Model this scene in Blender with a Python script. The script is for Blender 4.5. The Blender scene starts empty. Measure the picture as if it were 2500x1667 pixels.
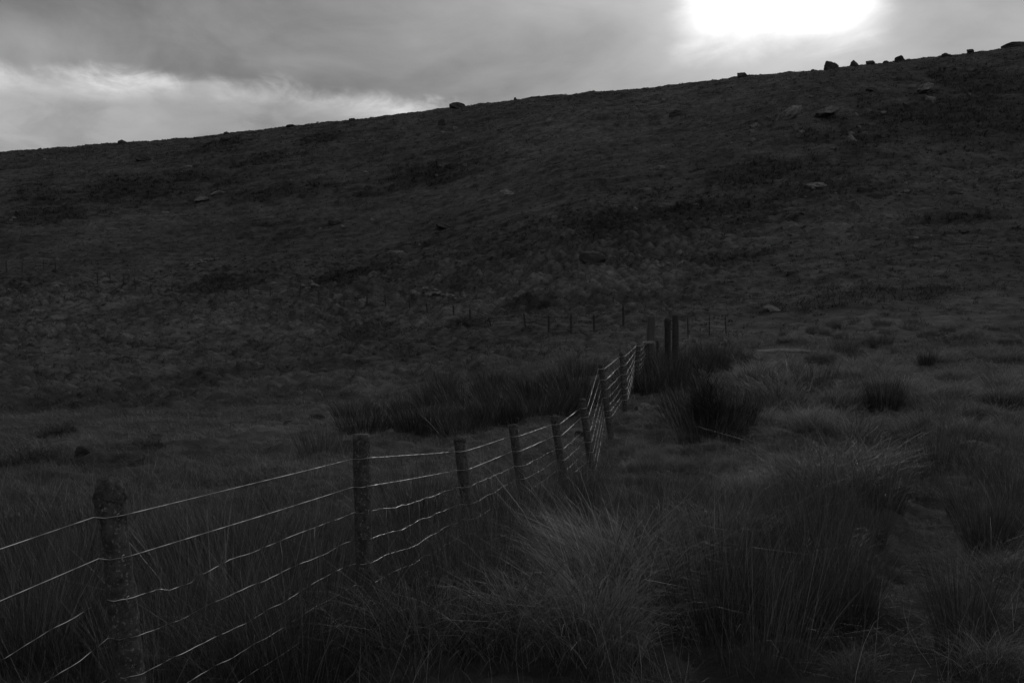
import bpy, bmesh, math, random
import numpy as np
from mathutils import Vector, noise as mnoise

SC = bpy.context.scene
COL = SC.collection
rng = np.random.default_rng(7)
random.seed(7)
F = 2430.6          # focal length in photo pixels (35 mm lens, 2500 px wide)
HZ = 833.5          # photo row of the horizon
CX = 1250.0
EYE = 1.7

# ------------------------------------------------------------------ noise
def _hash(ix, iy, seed):
    h = (ix.astype(np.int64) * 374761393 + iy.astype(np.int64) * 668265263 + seed * 982451653) & 0xffffffff
    h = ((h ^ (h >> 13)) * 1274126177) & 0xffffffff
    h = h ^ (h >> 16)
    return (h & 0xffffff) / float(0xffffff)

def vnoise(x, y, seed=0):
    ix = np.floor(x); iy = np.floor(y)
    fx = x - ix; fy = y - iy
    fx = fx * fx * fx * (fx * (fx * 6 - 15) + 10); fy = fy * fy * fy * (fy * (fy * 6 - 15) + 10)
    a = _hash(ix, iy, seed); b = _hash(ix + 1, iy, seed)
    c = _hash(ix, iy + 1, seed); d = _hash(ix + 1, iy + 1, seed)
    return (a * (1 - fx) + b * fx) * (1 - fy) + (c * (1 - fx) + d * fx) * fy - 0.5

def fbm(x, y, oct=4, seed=0, gain=0.5):
    s = 0; a = 1.0
    for o in range(oct):
        s = s + a * vnoise(x, y, seed + o * 17)
        x = x * 2.03 + 11.3; y = y * 2.03 - 7.1; a *= gain
    return s

def domes(x, y, seed=0):
    """rounded hummocks: 1 at a hummock's centre, 0 between hummocks"""
    ix = np.floor(x); iy = np.floor(y)
    best = np.zeros_like(x)
    for dx in (-1, 0, 1):
        for dy in (-1, 0, 1):
            jx = ix + dx; jy = iy + dy
            px = jx + _hash(jx, jy, seed); py = jy + _hash(jx, jy, seed + 5)
            r = 0.35 + 0.45 * _hash(jx, jy, seed + 9)
            d2 = ((x - px) ** 2 + (y - py) ** 2) / (r * r)
            best = np.maximum(best, np.where(d2 < 1, (1 - d2) * r / 0.8, 0))
    return best

def sstep(a, b, x):
    t = np.clip((x - a) / (b - a), 0, 1)
    return t * t * (3 - 2 * t)

# ------------------------------------------------------------------ terrain survey
# for a few bearings (photo column) the photo row at which the ground lies at a given distance
RX = np.array([-900, 0, 200, 457, 702, 861, 1095, 1329, 1594, 1807, 2020, 2190, 2392, 2500, 3300.])
RY = np.array([450, 372, 357, 340, 310, 294, 266, 237, 216, 191, 171, 151, 131, 116, 40.])
PROF = {
 -900: [(5.3,1667),(7.2,1500),(11,1300),(14.5,1200),(21,1110),(28,1060),(43,985),(66,900),(80,860),(100,800),(122,730),(145,640),(175,550),(205,490),(228,450)],
 0:    [(5.3,1667),(7.2,1500),(11,1300),(14.5,1200),(21,1100),(28,1050),(43,980),(66,900),(80,850),(100,780),(122,700),(145,600),(175,500),(205,420),(225,372)],
 500:  [(5.2,1667),(7,1500),(10.5,1300),(14,1200),(20,1100),(26,1050),(40,980),(62,900),(78,850),(98,780),(120,700),(145,600),(165,500),(190,400),(215,330)],
 1000: [(5.1,1667),(6.8,1500),(10,1300),(13,1200),(18,1100),(24,1040),(32,985),(50,900),(64,850),(85,780),(100,730),(120,650),(145,550),(175,400),(205,278)],
 1450: [(5,1667),(7.8,1400),(10,1300),(13,1210),(14.4,1165),(17,1066),(19,1020),(22,965),(25,925),(30,885),(38,855),(52,820),(70,750),(92,650),(125,500),(160,350),(198,227)],
 1650: [(4.95,1667),(7.6,1400),(10,1290),(13,1190),(14.8,1130),(17,1060),(19,1010),(22,955),(25,915),(30,875),(38,848),(52,815),(70,740),(92,640),(125,480),(160,330),(195,210)],
 2000: [(4.8,1667),(7.1,1400),(10.8,1200),(15,1095),(18.5,1030),(22,975),(30,900),(42,835),(55,780),(70,700),(88,600),(118,450),(145,310),(185,173)],
 2500: [(4.8,1667),(7,1400),(10.5,1200),(14,1100),(20,1000),(30,900),(42,830),(55,750),(72,650),(90,550),(120,400),(150,250),(185,116)],
 3300: [(4.8,1667),(7,1390),(10.5,1180),(14,1080),(20,970),(30,860),(42,780),(55,690),(72,580),(90,470),(120,310),(150,170),(185,40)],
}
LG = np.linspace(math.log(1.0), math.log(2600.0), 900)
CG = np.linspace(-900, 3300, 211)
def _build_table():
    keys = sorted(PROF)
    rows = []
    for k in keys:
        p = PROF[k]
        yr = p[-1][0]; rr = p[-1][1]
        ys = [1.0, 3.0] + [a for a, b in p] + [yr * 1.08, yr * 1.3, yr * 2.0, 1200, 2600]
        y0, r0 = p[0]
        zz = (r0 - HZ) / F * y0
        rs = [HZ + zz * F / 1.0, HZ + zz * F / 3.0] + [b for a, b in p] + [rr + 14, rr + 110, rr + 330, 836, 835]
        z = [-(r - HZ) / F * y for y, r in zip(ys, rs)]
        rows.append(np.interp(LG, np.log(ys), z))
    rows = np.array(rows)
    T = np.array([np.interp(CG, keys, rows[:, j]) for j in range(len(LG))]).T
    def blur(A, n, axis):
        k = np.exp(-0.5 * (np.arange(-n, n + 1) / (n / 2.2)) ** 2); k /= k.sum()
        P = np.pad(A, [(n, n) if i == axis else (0, 0) for i in (0, 1)], mode='edge')
        return np.apply_along_axis(lambda v: np.convolve(v, k, 'valid'), axis, P)
    T = blur(T, 9, 0)
    T = blur(T, 7, 1)
    # pull each bearing's skyline to the surveyed row
    row = HZ - T * F / np.exp(LG)[None, :]
    ys = np.exp(LG)
    want = np.interp(CG, RX, RY)
    for i in range(len(CG)):
        m = (ys > 120) & (ys < 330)
        j = np.argmin(np.where(m, row[i], 1e9))
        d = want[i] - row[i, j]
        w = sstep(70, ys[j] - 5, ys) * (1 - sstep(400, 900, ys))
        T[i] += -(d * w) * ys / F
    return T
TT = _build_table()

def base_z(X, Y):
    """smooth land form, z relative to the eye"""
    R = np.hypot(X, Y)
    Yf = np.maximum(Y, R * 0.42)                     # bearings far off to the side and behind reuse the edge profile
    col = np.clip(CX + F * X / Yf, -900, 3300)
    ly = np.log(np.clip(Yf, 1.0, 2599))
    ci = (col + 900) / 20.0; cj = np.clip(ly / (LG[1] - LG[0]), 0, len(LG) - 1.001)
    i0 = np.clip(np.floor(ci).astype(int), 0, len(CG) - 2); j0 = np.floor(cj).astype(int)
    fi = ci - i0; fj = cj - j0
    z = (TT[i0, j0] * (1 - fi) + TT[i0 + 1, j0] * fi) * (1 - fj) + (TT[i0, j0 + 1] * (1 - fi) + TT[i0 + 1, j0 + 1] * fi) * fj
    back = sstep(-2.0, -25.0, Y)
    return z * (1 - back) + (-1.7) * back

_ry = np.exp(np.linspace(math.log(3.5), math.log(260), 4000))
def ground_at(px, py):
    """world point where the sight line through a photo pixel meets the land"""
    X = (px - CX) / F * _ry
    z = base_z(X, _ry)
    row = HZ - z * F / _ry
    k = np.where(row <= py)[0]
    i = k[0] if len(k) else int(np.argmin(row))
    return float(X[i]), float(_ry[i])

# the worn path, in plan (x, y)
PATH = [ground_at(*p) for p in [(1850, 1640), (2190, 1480), (2260, 1330), (2290, 1240), (2250, 1170), (2180, 1100), (2130, 1040), (2080, 1000)]]
PATH = [(1.1, 2.5)] + PATH
def path_dist(X, Y):
    d = np.full(np.shape(X), 1e9)
    for (ax, ay), (bx, by) in zip(PATH[:-1], PATH[1:]):
        vx, vy = bx - ax, by - ay
        t = np.clip(((X - ax) * vx + (Y - ay) * vy) / (vx * vx + vy * vy), 0, 1)
        d = np.minimum(d, np.hypot(X - ax - t * vx, Y - ay - t * vy))
    return d

# darker and paler patches: (photo px, photo py, half width px, half height px) -> ellipses on the land
def patch(px, py, hw, hh):
    x, y = ground_at(px, py)
    _, y0 = ground_at(px, py + hh); _, y1 = ground_at(px, py - hh)
    return (x, y, hw / F * y, max(abs(y1 - y0) / 2, 0.3))
DARK_PATCH = [patch(*p) for p in [(2330,290,260,70),(2420,200,140,45),(2100,330,180,35),(1880,420,200,28),(1700,520,190,26),(1900,480,110,26),(1480,555,90,22),(2320,535,110,18),
         (2200,720,190,20),(2000,750,150,20),(380,945,170,28),(250,990,200,18),(560,700,90,22),(820,690,80,16),(1310,745,60,16),(880,820,60,18),(640,390,80,16),(520,360,70,12),
         (780,340,60,10),(300,460,250,30),(1050,430,160,25),(2060,460,120,20),(2480,820,80,14),(1750,640,90,10),(110,530,120,18),(700,470,120,16)]]
PALE = [patch(*p) for p in [(1450,680,250,35),(500,810,330,60),(200,740,260,50),(2380,740,170,28),(2150,790,180,20),(900,960,90,20),(150,1100,170,25),(600,1070,260,25),(350,540,200,22),(1950,565,260,22),(1000,790,200,30),(1650,255,200,35),(1350,330,200,40)]]
def patch_amt(P, X, Y, soft=0.5, seed=3):
    n = fbm(X / 3.0, Y / 3.0, 3, seed)
    a = np.zeros(np.shape(X))
    for (cx, cy, rx, ry) in P:
        d = np.sqrt(((X - cx) / rx) ** 2 + ((Y - cy) / ry) ** 2) + n * 1.1
        a = np.maximum(a, 1 - sstep(1 - soft, 1 + soft, d))
    return a

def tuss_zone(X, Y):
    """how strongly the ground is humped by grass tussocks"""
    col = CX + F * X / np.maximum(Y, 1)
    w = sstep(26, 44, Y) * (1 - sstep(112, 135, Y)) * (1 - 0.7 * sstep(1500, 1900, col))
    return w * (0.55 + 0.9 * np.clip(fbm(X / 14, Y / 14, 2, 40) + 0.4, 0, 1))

def micro(X, Y):
    R = np.hypot(X, Y)
    near = 1 - sstep(22, 40, R)
    hill = sstep(60, 110, R)
    m = near * (0.18 * fbm(X / 1.6, Y / 1.6, 5, 1, 0.6) + 0.07 * domes(X / 0.45, Y / 0.38, 2))
    m = m + (1 - near) * 0.35 * fbm(X / 5, Y / 5, 3, 5)
    t = tuss_zone(X, Y)
    m = m + t * (0.3 + 0.3 * sstep(50, 75, Y)) * domes(X / 1.15, Y / 1.5, 21) + t * 0.22 * domes(X / 0.6, Y / 0.8, 23)
    m = m + hill * (0.5 * fbm(X / 26, Y / 26, 2, 61) * (1 - sstep(150, 190, R)) + 0.30 * fbm(X / 9.0, Y / 2.2, 4, 31, 0.6) + 0.16 * domes(X / 1.4, Y / 1.0, 33) + 0.22 * fbm(X / 3.2, Y / 0.7, 3, 37, 0.65))
    m = m + sstep(4, 9, R) * near * 0.12 * domes(X / 1.3, Y / 1.3, 50)
    d = path_dist(X, Y)
    w = 1 - sstep(0.08, 0.55, d + 0.25 * fbm(X / 0.8, Y / 0.8, 2, 44))
    m = m * (1 - 0.3 * w) - 0.10 * w
    m = m * (1 - sstep(260, 500, R))
    return m

def hz(X, Y):
    X = np.atleast_1d(np.asarray(X, float)); Y = np.atleast_1d(np.asarray(Y, float))
    return base_z(X, Y) + micro(X, Y) + EYE
def hz1(x, y): return float(hz(x, y)[0])

# ------------------------------------------------------------------ object helpers
def link(o, parent=None):
    COL.objects.link(o)
    if parent is not None: o.parent = parent
    return o
def tag(o, label=None, cat=None, group=None, kind=None):
    if label: o['label'] = label
    if cat: o['category'] = cat
    if group: o['group'] = group
    if kind: o['kind'] = kind
    return o
def empty(name, loc=(0, 0, 0), rz=0):
    o = bpy.data.objects.new(name, None); o.empty_display_size = 0.2
    o.location = loc; o.rotation_euler[2] = rz
    return link(o)
def mesh_np(name, V, quads=None, tris=None, tone=None, smooth=True, mat=None):
    me = bpy.data.meshes.new(name)
    nq = 0 if quads is None else len(quads); nt = 0 if tris is None else len(tris)
    me.vertices.add(len(V)); me.vertices.foreach_set('co', np.ascontiguousarray(V, dtype=np.float32).ravel())
    loops = []
    if nq: loops.append(np.asarray(quads, np.int32).ravel())
    if nt: loops.append(np.asarray(tris, np.int32).ravel())
    L = np.concatenate(loops)
    me.loops.add(len(L)); me.loops.foreach_set('vertex_index', L)
    st = np.concatenate([np.arange(nq, dtype=np.int32) * 4, nq * 4 + np.arange(nt, dtype=np.int32) * 3])
    me.polygons.add(nq + nt); me.polygons.foreach_set('loop_start', st)
    try: me.polygons.foreach_set('loop_total', np.concatenate([np.full(nq, 4, np.int32), np.full(nt, 3, np.int32)]))
    except Exception: pass
    me.update(calc_edges=True)
    me.polygons.foreach_set('use_smooth', np.full(nq + nt, smooth))
    if tone is not None:
        a = me.attributes.new('tone', 'FLOAT', 'POINT'); a.data.foreach_set('value', np.asarray(tone, np.float32))
    if mat: me.materials.append(mat)
    return me
def bm_obj(name, bm, mat, parent=None, smooth=True):
    me = bpy.data.meshes.new(name); bm.to_mesh(me); bm.free()
    for p in me.polygons: p.use_smooth = smooth
    me.materials.append(mat)
    return link(bpy.data.objects.new(name, me), parent)

# ------------------------------------------------------------------ materials
def newmat(name):
    m = bpy.data.materials.new(name); m.use_nodes = True
    nt = m.node_tree; nt.nodes.clear()
    return m, nt, nt.nodes, nt.links
def N(nodes, typ, **kw):
    n = nodes.new(typ)
    for k, v in kw.items():
        if k.startswith('i_'):
            key = k[2:]
            n.inputs[int(key) if key.isdigit() else key].default_value = v
        else: setattr(n, k, v)
    return n
def ramp(nodes, pts):
    r = nodes.new('ShaderNodeValToRGB'); e = r.color_ramp.elements
    while len(e) < len(pts): e.new(0.5)
    for i, (p, v) in enumerate(pts):
        e[i].position = p; e[i].color = (v, v, v, 1)
    return r
def grass_mat(name, gain=1.0, trans=0.35, rough=0.5, spec=0.35):
    m, nt, n, l = newmat(name)
    at = N(n, 'ShaderNodeAttribute', attribute_name='tone')
    mul = N(n, 'ShaderNodeMath', operation='MULTIPLY', i_1=gain); l.new(at.outputs['Fac'], mul.inputs[0])
    oi = N(n, 'ShaderNodeObjectInfo')
    mr = N(n, 'ShaderNodeMapRange', i_3=0.75, i_4=1.25); l.new(oi.outputs['Random'], mr.inputs[0])
    m2 = N(n, 'ShaderNodeMath', operation='MULTIPLY'); l.new(mul.outputs[0], m2.inputs[0]); l.new(mr.outputs[0], m2.inputs[1])
    cc = N(n, 'ShaderNodeCombineColor')
    for i in range(3): l.new(m2.outputs[0], cc.inputs[i])
    p = N(n, 'ShaderNodeBsdfPrincipled'); p.inputs['Roughness'].default_value = rough; p.inputs['Specular IOR Level'].default_value = spec
    l.new(cc.outputs[0], p.inputs['Base Color'])
    t = N(n, 'ShaderNodeBsdfTranslucent'); l.new(cc.outputs[0], t.inputs['Color'])
    mx = N(n, 'ShaderNodeMixShader', i_0=trans); l.new(p.outputs[0], mx.inputs[1]); l.new(t.outputs[0], mx.inputs[2])
    o = N(n, 'ShaderNodeOutputMaterial'); l.new(mx.outputs[0], o.inputs[0])
    return m
M_GRASS = grass_mat('dead_grass')
M_RUSH = grass_mat('rush_stems', trans=0.12, rough=0.45, spec=0.4)
M_BUSH = grass_mat('bush_leaves', trans=0.15)

def ground_mat():
    m, nt, n, l = newmat('moorland_turf')
    at = N(n, 'ShaderNodeAttribute', attribute_name='tone')
    tc = N(n, 'ShaderNodeNewGeometry')
    n1 = N(n, 'ShaderNodeTexNoise'); n1.inputs['Scale'].default_value = 2.2; n1.inputs['Detail'].default_value = 10; n1.inputs['Roughness'].default_value = 0.7
    l.new(tc.outputs['Position'], n1.inputs['Vector'])
    mp = N(n, 'ShaderNodeMapping'); mp.inputs['Scale'].default_value = (0.5, 1.6, 1.6); l.new(tc.outputs['Position'], mp.inputs[0])
    n2 = N(n, 'ShaderNodeTexNoise'); n2.inputs['Scale'].default_value = 1.3; n2.inputs['Detail'].default_value = 8; n2.inputs['Roughness'].default_value = 0.75
    l.new(mp.outputs[0], n2.inputs['Vector'])
    ad = N(n, 'ShaderNodeMath', operation='ADD'); l.new(n1.outputs[0], ad.inputs[0]); l.new(n2.outputs[0], ad.inputs[1])
    mr = N(n, 'ShaderNodeMapRange', i_1=0.7, i_2=1.3, i_3=0.45, i_4=1.6); l.new(ad.outputs[0], mr.inputs[0])
    mu = N(n, 'ShaderNodeMath', operation='MULTIPLY'); l.new(at.outputs['Fac'], mu.inputs[0]); l.new(mr.outputs[0], mu.inputs[1])
    cc = N(n, 'ShaderNodeCombineColor')
    for i in range(3): l.new(mu.outputs[0], cc.inputs[i])
    p = N(n, 'ShaderNodeBsdfPrincipled'); p.inputs['Roughness'].default_value = 0.9; p.inputs['Specular IOR Level'].default_value = 0.1
    l.new(cc.outputs[0], p.inputs['Base Color'])
    b = N(n, 'ShaderNodeBump'); b.inputs['Strength'].default_value = 0.9; b.inputs['Distance'].default_value = 0.12
    l.new(ad.outputs[0], b.inputs['Height']); l.new(b.outputs[0], p.inputs['Normal'])
    o = N(n, 'ShaderNodeOutputMaterial'); l.new(p.outputs[0], o.inputs[0])
    return m
M_GROUND = ground_mat()

def spotted_mat(name, dark, mid, pale, scale, cover=0.55, rough=0.85, stretch=(1, 1, 1), bump=0.02):
    m, nt, n, l = newmat(name)
    tc = N(n, 'ShaderNodeTexCoord')
    oi = N(n, 'ShaderNodeObjectInfo')
    mp = N(n, 'ShaderNodeMapping'); mp.inputs['Scale'].default_value = stretch; l.new(tc.outputs['Object'], mp.inputs[0])
    off = N(n, 'ShaderNodeVectorMath', operation='ADD'); l.new(mp.outputs[0], off.inputs[0])
    rv = N(n, 'ShaderNodeMath', operation='MULTIPLY', i_1=37.0); l.new(oi.outputs['Random'], rv.inputs[0])
    cv = N(n, 'ShaderNodeCombineXYZ'); l.new(rv.outputs[0], cv.inputs[0]); l.new(rv.outputs[0], cv.inputs[1]); l.new(cv.outputs[0], off.inputs[1])
    n1 = N(n, 'ShaderNodeTexNoise'); n1.inputs['Scale'].default_value = scale; n1.inputs['Detail'].default_value = 9; n1.inputs['Roughness'].default_value = 0.68
    n2 = N(n, 'ShaderNodeTexNoise'); n2.inputs['Scale'].default_value = scale * 3.3; n2.inputs['Detail'].default_value = 12; n2.inputs['Roughness'].default_value = 0.72
    l.new(off.outputs[0], n1.inputs['Vector']); l.new(off.outputs[0], n2.inputs['Vector'])
    r1 = ramp(n, [(0.3, dark), (0.6, mid)]); l.new(n1.outputs[0], r1.inputs[0])
    r2 = ramp(n, [(cover, 0), (cover + 0.07, 1)]); l.new(n2.outputs[0], r2.inputs[0])
    mx = N(n, 'ShaderNodeMix', data_type='RGBA'); l.new(r2.outputs[0], mx.inputs[0]); l.new(r1.outputs[0], mx.inputs[6]); mx.inputs[7].default_value = (pale, pale, pale, 1)
    p = N(n, 'ShaderNodeBsdfPrincipled'); p.inputs['Roughness'].default_value = rough; p.inputs['Specular IOR Level'].default_value = 0.25
    l.new(mx.outputs[2], p.inputs['Base Color'])
    b = N(n, 'ShaderNodeBump'); b.inputs['Strength'].default_value = 0.8; b.inputs['Distance'].default_value = bump
    l.new(n1.outputs[0], b.inputs['Height']); l.new(b.outputs[0], p.inputs['Normal'])
    o = N(n, 'ShaderNodeOutputMaterial'); l.new(p.outputs[0], o.inputs[0])
    return m
M_POST = spotted_mat('lichened_post_wood', 0.010, 0.07, 0.19, 22, 0.55, stretch=(1, 1, 0.85), bump=0.012)
M_POST_DARK = spotted_mat('dark_post_wood', 0.014, 0.05, 0.11, 17, 0.62, bump=0.01)  # darker wood tone for the gate posts and far fence
M_POST_GREY = spotted_mat('weathered_grey_timber', 0.06, 0.08, 0.12, 12, 0.62, stretch=(1, 1, 0.15), bump=0.006)
M_MOSS = spotted_mat('moss_cushion', 0.015, 0.06, 0.16, 30, 0.57, bump=0.015)
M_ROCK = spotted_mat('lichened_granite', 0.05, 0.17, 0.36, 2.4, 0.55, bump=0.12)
M_ROCK_DARK = spotted_mat('dark_and_backlit_granite', 0.025, 0.06, 0.16, 2.4, 0.62, bump=0.12)  # dark granite; on the skyline it holds the stones' backlit shade
M_WOODP = spotted_mat('bleached_timber', 0.08, 0.26, 0.34, 6, 0.66, stretch=(1, 6, 6))
def wire_mat(name, v, r, sc=25, lo=0.45):
    m, nt, n, l = newmat(name)
    tc = N(n, 'ShaderNodeNewGeometry')
    n1 = N(n, 'ShaderNodeTexNoise'); n1.inputs['Scale'].default_value = sc; l.new(tc.outputs['Position'], n1.inputs['Vector'])
    r1 = ramp(n, [(0.40, v * lo), (0.6, v)]); l.new(n1.outputs[0], r1.inputs[0])
    p = N(n, 'ShaderNodeBsdfPrincipled'); p.inputs['Metallic'].default_value = 0.9; p.inputs['Roughness'].default_value = r
    l.new(r1.outputs[0], p.inputs['Base Color'])
    o = N(n, 'ShaderNodeOutputMaterial'); l.new(p.outputs[0], o.inputs[0])
    return m
M_WIRE = wire_mat('galvanised_wire', 0.85, 0.33, 9, 0.3)
M_WIRE_OLD = wire_mat('weathered_wire', 0.5, 0.45)
M_WIRE_NET = wire_mat('netting_wire', 0.85, 0.36, 9, 0.05)

# ------------------------------------------------------------------ ground sheet
def build_ground():
    a0 = np.radians(np.arange(-33, 33.001, 0.07))
    a1 = np.radians(np.concatenate([np.arange(34, 180, 2.0)]))
    ang = np.concatenate([a0, a1, np.radians(np.arange(180, 326.5, 2.0))])
    r = np.concatenate([[0.3, 0.8, 1.5, 2.2, 3.0], np.exp(np.arange(math.log(3.4), math.log(55), 0.0062)), np.exp(np.arange(math.log(55), math.log(285), 0.003)),
                        np.exp(np.linspace(math.log(287), math.log(2500), 40))])
    A, R = np.meshgrid(ang, r)
    X = np.sin(A) * R; Y = np.cos(A) * R
    Z = base_z(X, Y) + micro(X, Y) + EYE
    na, nr = len(ang), len(r)
    V = np.stack([X.ravel(), Y.ravel(), Z.ravel()], 1)
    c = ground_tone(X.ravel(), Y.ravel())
    V = np.vstack([V, [[0, 0, float(Z[0].mean())]]]); c = np.append(c, 0.05)
    i = np.arange(nr - 1)[:, None] * na; j = np.arange(na)[None, :]; jn = (j + 1) % na
    q = np.stack([i + j, i + jn, i + na + jn, i + na + j], -1).reshape(-1, 4)
    q = q[:, ::-1]
    t = np.stack([np.full(na, len(V) - 1), (np.arange(na) + 1) % na, np.arange(na)], 1)
    me = mesh_np('ground', V, q, t, c, True, M_GROUND)
    return tag(link(bpy.data.objects.new('ground', me)), kind='structure')

def ground_tone(X, Y):
    R = np.hypot(X, Y)
    hl = sstep(45, 90, R)
    b = 0.058 + 0.024 * fbm(X / 9, Y / 9, 4, 70) + 0.035 * fbm(X / 1.1, Y / 1.1, 3, 75) + hl * 0.026 * fbm(X / 5.5, Y / 1.1, 4, 79, 0.6)
    b = b * (1 + 0.38 * patch_amt(PALE, X, Y, 0.8, 4))
    b = b * (1 - 0.48 * patch_amt(DARK_PATCH, X, Y, 0.55, 8))
    t = tuss_zone(X, Y)
    b = b * (1 + t * 0.5 * (domes(X / 1.15, Y / 1.5, 21) - 0.3))  # tussock crowns painted paler, gaps darker, as skylight would leave them
    b = b * (1 - 0.25 * (1 - sstep(0.15, 0.5, path_dist(X, Y))))
    return np.clip(b, 0.015, 0.3)
build_ground()

# ------------------------------------------------------------------ blades
def blades(B, h, w, yaw, lean, bend, droop, tone, S=3, face=None):
    """B (n,3) roots; curved tapering blades; returns verts, quads, tris, tones"""
    n = len(B)
    dx = np.cos(yaw); dy = np.sin(yaw)
    fa = rng.uniform(0, 2 * math.pi, n) if face is None else face
    sx = np.cos(fa); sy = np.sin(fa)
    V = np.empty((n, 2 * S + 1, 3)); T = np.empty((n, 2 * S + 1))
    for k in range(S + 1):
        t = k / S
        off = h * (lean * t + bend * t * t)
        cx = B[:, 0] + dx * off; cy = B[:, 1] + dy * off; cz = B[:, 2] + h * (t - droop * t ** 3)
        if k < S:
            ww = w * 0.5 * (1 - 0.75 * t ** 1.5)
            V[:, 2 * k, 0] = cx - sx * ww; V[:, 2 * k, 1] = cy - sy * ww; V[:, 2 * k, 2] = cz
            V[:, 2 * k + 1, 0] = cx + sx * ww; V[:, 2 * k + 1, 1] = cy + sy * ww; V[:, 2 * k + 1, 2] = cz
            T[:, 2 * k] = tone; T[:, 2 * k + 1] = tone
        else:
            V[:, 2 * S, 0] = cx; V[:, 2 * S, 1] = cy; V[:, 2 * S, 2] = cz; T[:, 2 * S] = tone
    base = (np.arange(n) * (2 * S + 1))[:, None]
    Q = []
    for k in range(S - 1):
        Q.append(base + np.array([[2 * k, 2 * k + 1, 2 * k + 3, 2 * k + 2]]))
    Q = np.vstack(Q) if Q else np.zeros((0, 4), int)
    TR = base + np.array([[2 * S - 2, 2 * S - 1, 2 * S]])
    return V.reshape(-1, 3), Q, TR, T.ravel()
def join(parts):
    V, Q, T, C = [], [], [], []; o = 0
    for v, q, t, c in parts:
        V.append(v); Q.append(q + o); T.append(t + o); C.append(c); o += len(v)
    return np.vstack(V), np.vstack(Q), np.vstack(T), np.concatenate(C)

def wedge(n, y0, y1, margin=1.5):
    """n random plan points in the field of view between two distances"""
    Y = np.sqrt(rng.uniform(y0 * y0, y1 * y1, n))
    X = rng.uniform(-1, 1, n) * (Y * 0.53 + margin)
    return X, Y

def veg_tone(X, Y):
    g = ground_tone(X, Y)
    return g

# short moor grass covering the near ground
def near_grass():
    parts = []
    for (n, y0, y1, hh, ww) in ((110000, 4.0, 9, 0.10, 0.0036), (130000, 9, 20, 0.085, 0.0055), (120000, 20, 42, 0.10, 0.011)):
        X, Y = wedge(n, y0, y1)
        pd = path_dist(X, Y)
        cl = fbm(X / 0.5, Y / 0.4, 3, 90)
        keep = (rng.uniform(0, 1, n) < np.clip(0.65 + cl * 1.4, 0.1, 1)) & ((pd > 0.2) | (rng.uniform(0, 1, n) < 0.6))
        X, Y = X[keep], Y[keep]; m = len(X); pd = pd[keep]; cl = cl[keep]
        Z = hz(X, Y) - 0.01
        h = hh * rng.gamma(4, 0.25, m) * (0.6 + 1.2 * np.clip(cl + 0.4, 0, 1)) * np.where(pd < 0.35, 0.6, 1)
        wind = 2.6 + 1.6 * fbm(X / 1.3, Y / 1.3, 2, 95)
        yaw = wind + rng.normal(0, 1.3, m)
        lean = np.abs(rng.normal(0.4, 0.5, m)); bend = np.abs(rng.normal(0.5, 0.5, m))
        tone = veg_tone(X, Y) * rng.uniform(0.4, 1.8, m) * np.clip(1 + 1.6 * cl, 0.4, 1.8)
        tone = np.where(rng.uniform(0, 1, m) < 0.05, tone + 0.12, tone)
        parts.append(blades(np.stack([X, Y, Z], 1), h, ww * rng.uniform(.6, 1.3, m), yaw, lean, bend, 0.25 + 0.3 * rng.uniform(0, 1, m), tone, 3))
    n = 7000
    X, Y = wedge(n, 4.3, 16)
    k = path_dist(X, Y) > 0.3; X, Y = X[k], Y[k]; n = len(X)
    parts.append(blades(np.stack([X, Y, hz(X, Y)], 1), rng.uniform(0.25, 0.62, n), rng.uniform(0.0018, 0.0034, n), rng.uniform(0, 6.28, n), np.abs(rng.normal(0, 0.6, n)), rng.normal(0, 0.4, n), rng.uniform(0, 0.5, n), rng.uniform(0.05, 0.30, n), 4))
    V, Q, T, C = join(parts)
    me = mesh_np('moor_grass', V, Q, T, C, False, M_GRASS)
    tag(link(bpy.data.objects.new('moor_grass', me)), 'short wiry moor grass matting the ground around the near fence', 'grass', kind='stuff')
near_grass()

# tussocky grass of the valley floor beyond the near fence
def tussock_field():
    parts = []
    X, Y = wedge(38000, 27, 135, 3)
    t = tuss_zone(X, Y)
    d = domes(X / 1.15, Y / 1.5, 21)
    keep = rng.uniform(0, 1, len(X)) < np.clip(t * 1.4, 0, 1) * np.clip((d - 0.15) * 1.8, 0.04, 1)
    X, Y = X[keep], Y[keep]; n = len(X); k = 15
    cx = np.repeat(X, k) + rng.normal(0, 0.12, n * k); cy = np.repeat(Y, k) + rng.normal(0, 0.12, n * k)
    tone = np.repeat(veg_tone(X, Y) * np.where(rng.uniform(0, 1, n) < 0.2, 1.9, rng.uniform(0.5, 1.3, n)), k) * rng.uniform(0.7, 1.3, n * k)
    hh = np.repeat(rng.uniform(0.18, 0.5, n), k) * rng.uniform(0.6, 1.1, n * k)
    Z = hz(cx, cy) - 0.03
    parts.append(blades(np.stack([cx, cy, Z], 1), hh, 0.0005 * cy, rng.uniform(0, 6.28, n * k), rng.uniform(0.1, 0.7, n * k), rng.uniform(0.2, 1.0, n * k), np.full(n * k, 0.35), tone, 2))
    V, Q, T, C = join(parts)
    me = mesh_np('tussock_grass', V, Q, T, C, False, M_GRASS)
    tag(link(bpy.data.objects.new('tussock_grass', me)), 'field of humped grass tussocks on the valley floor beyond the fence', 'grass', kind='stuff')
tussock_field()

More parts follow.
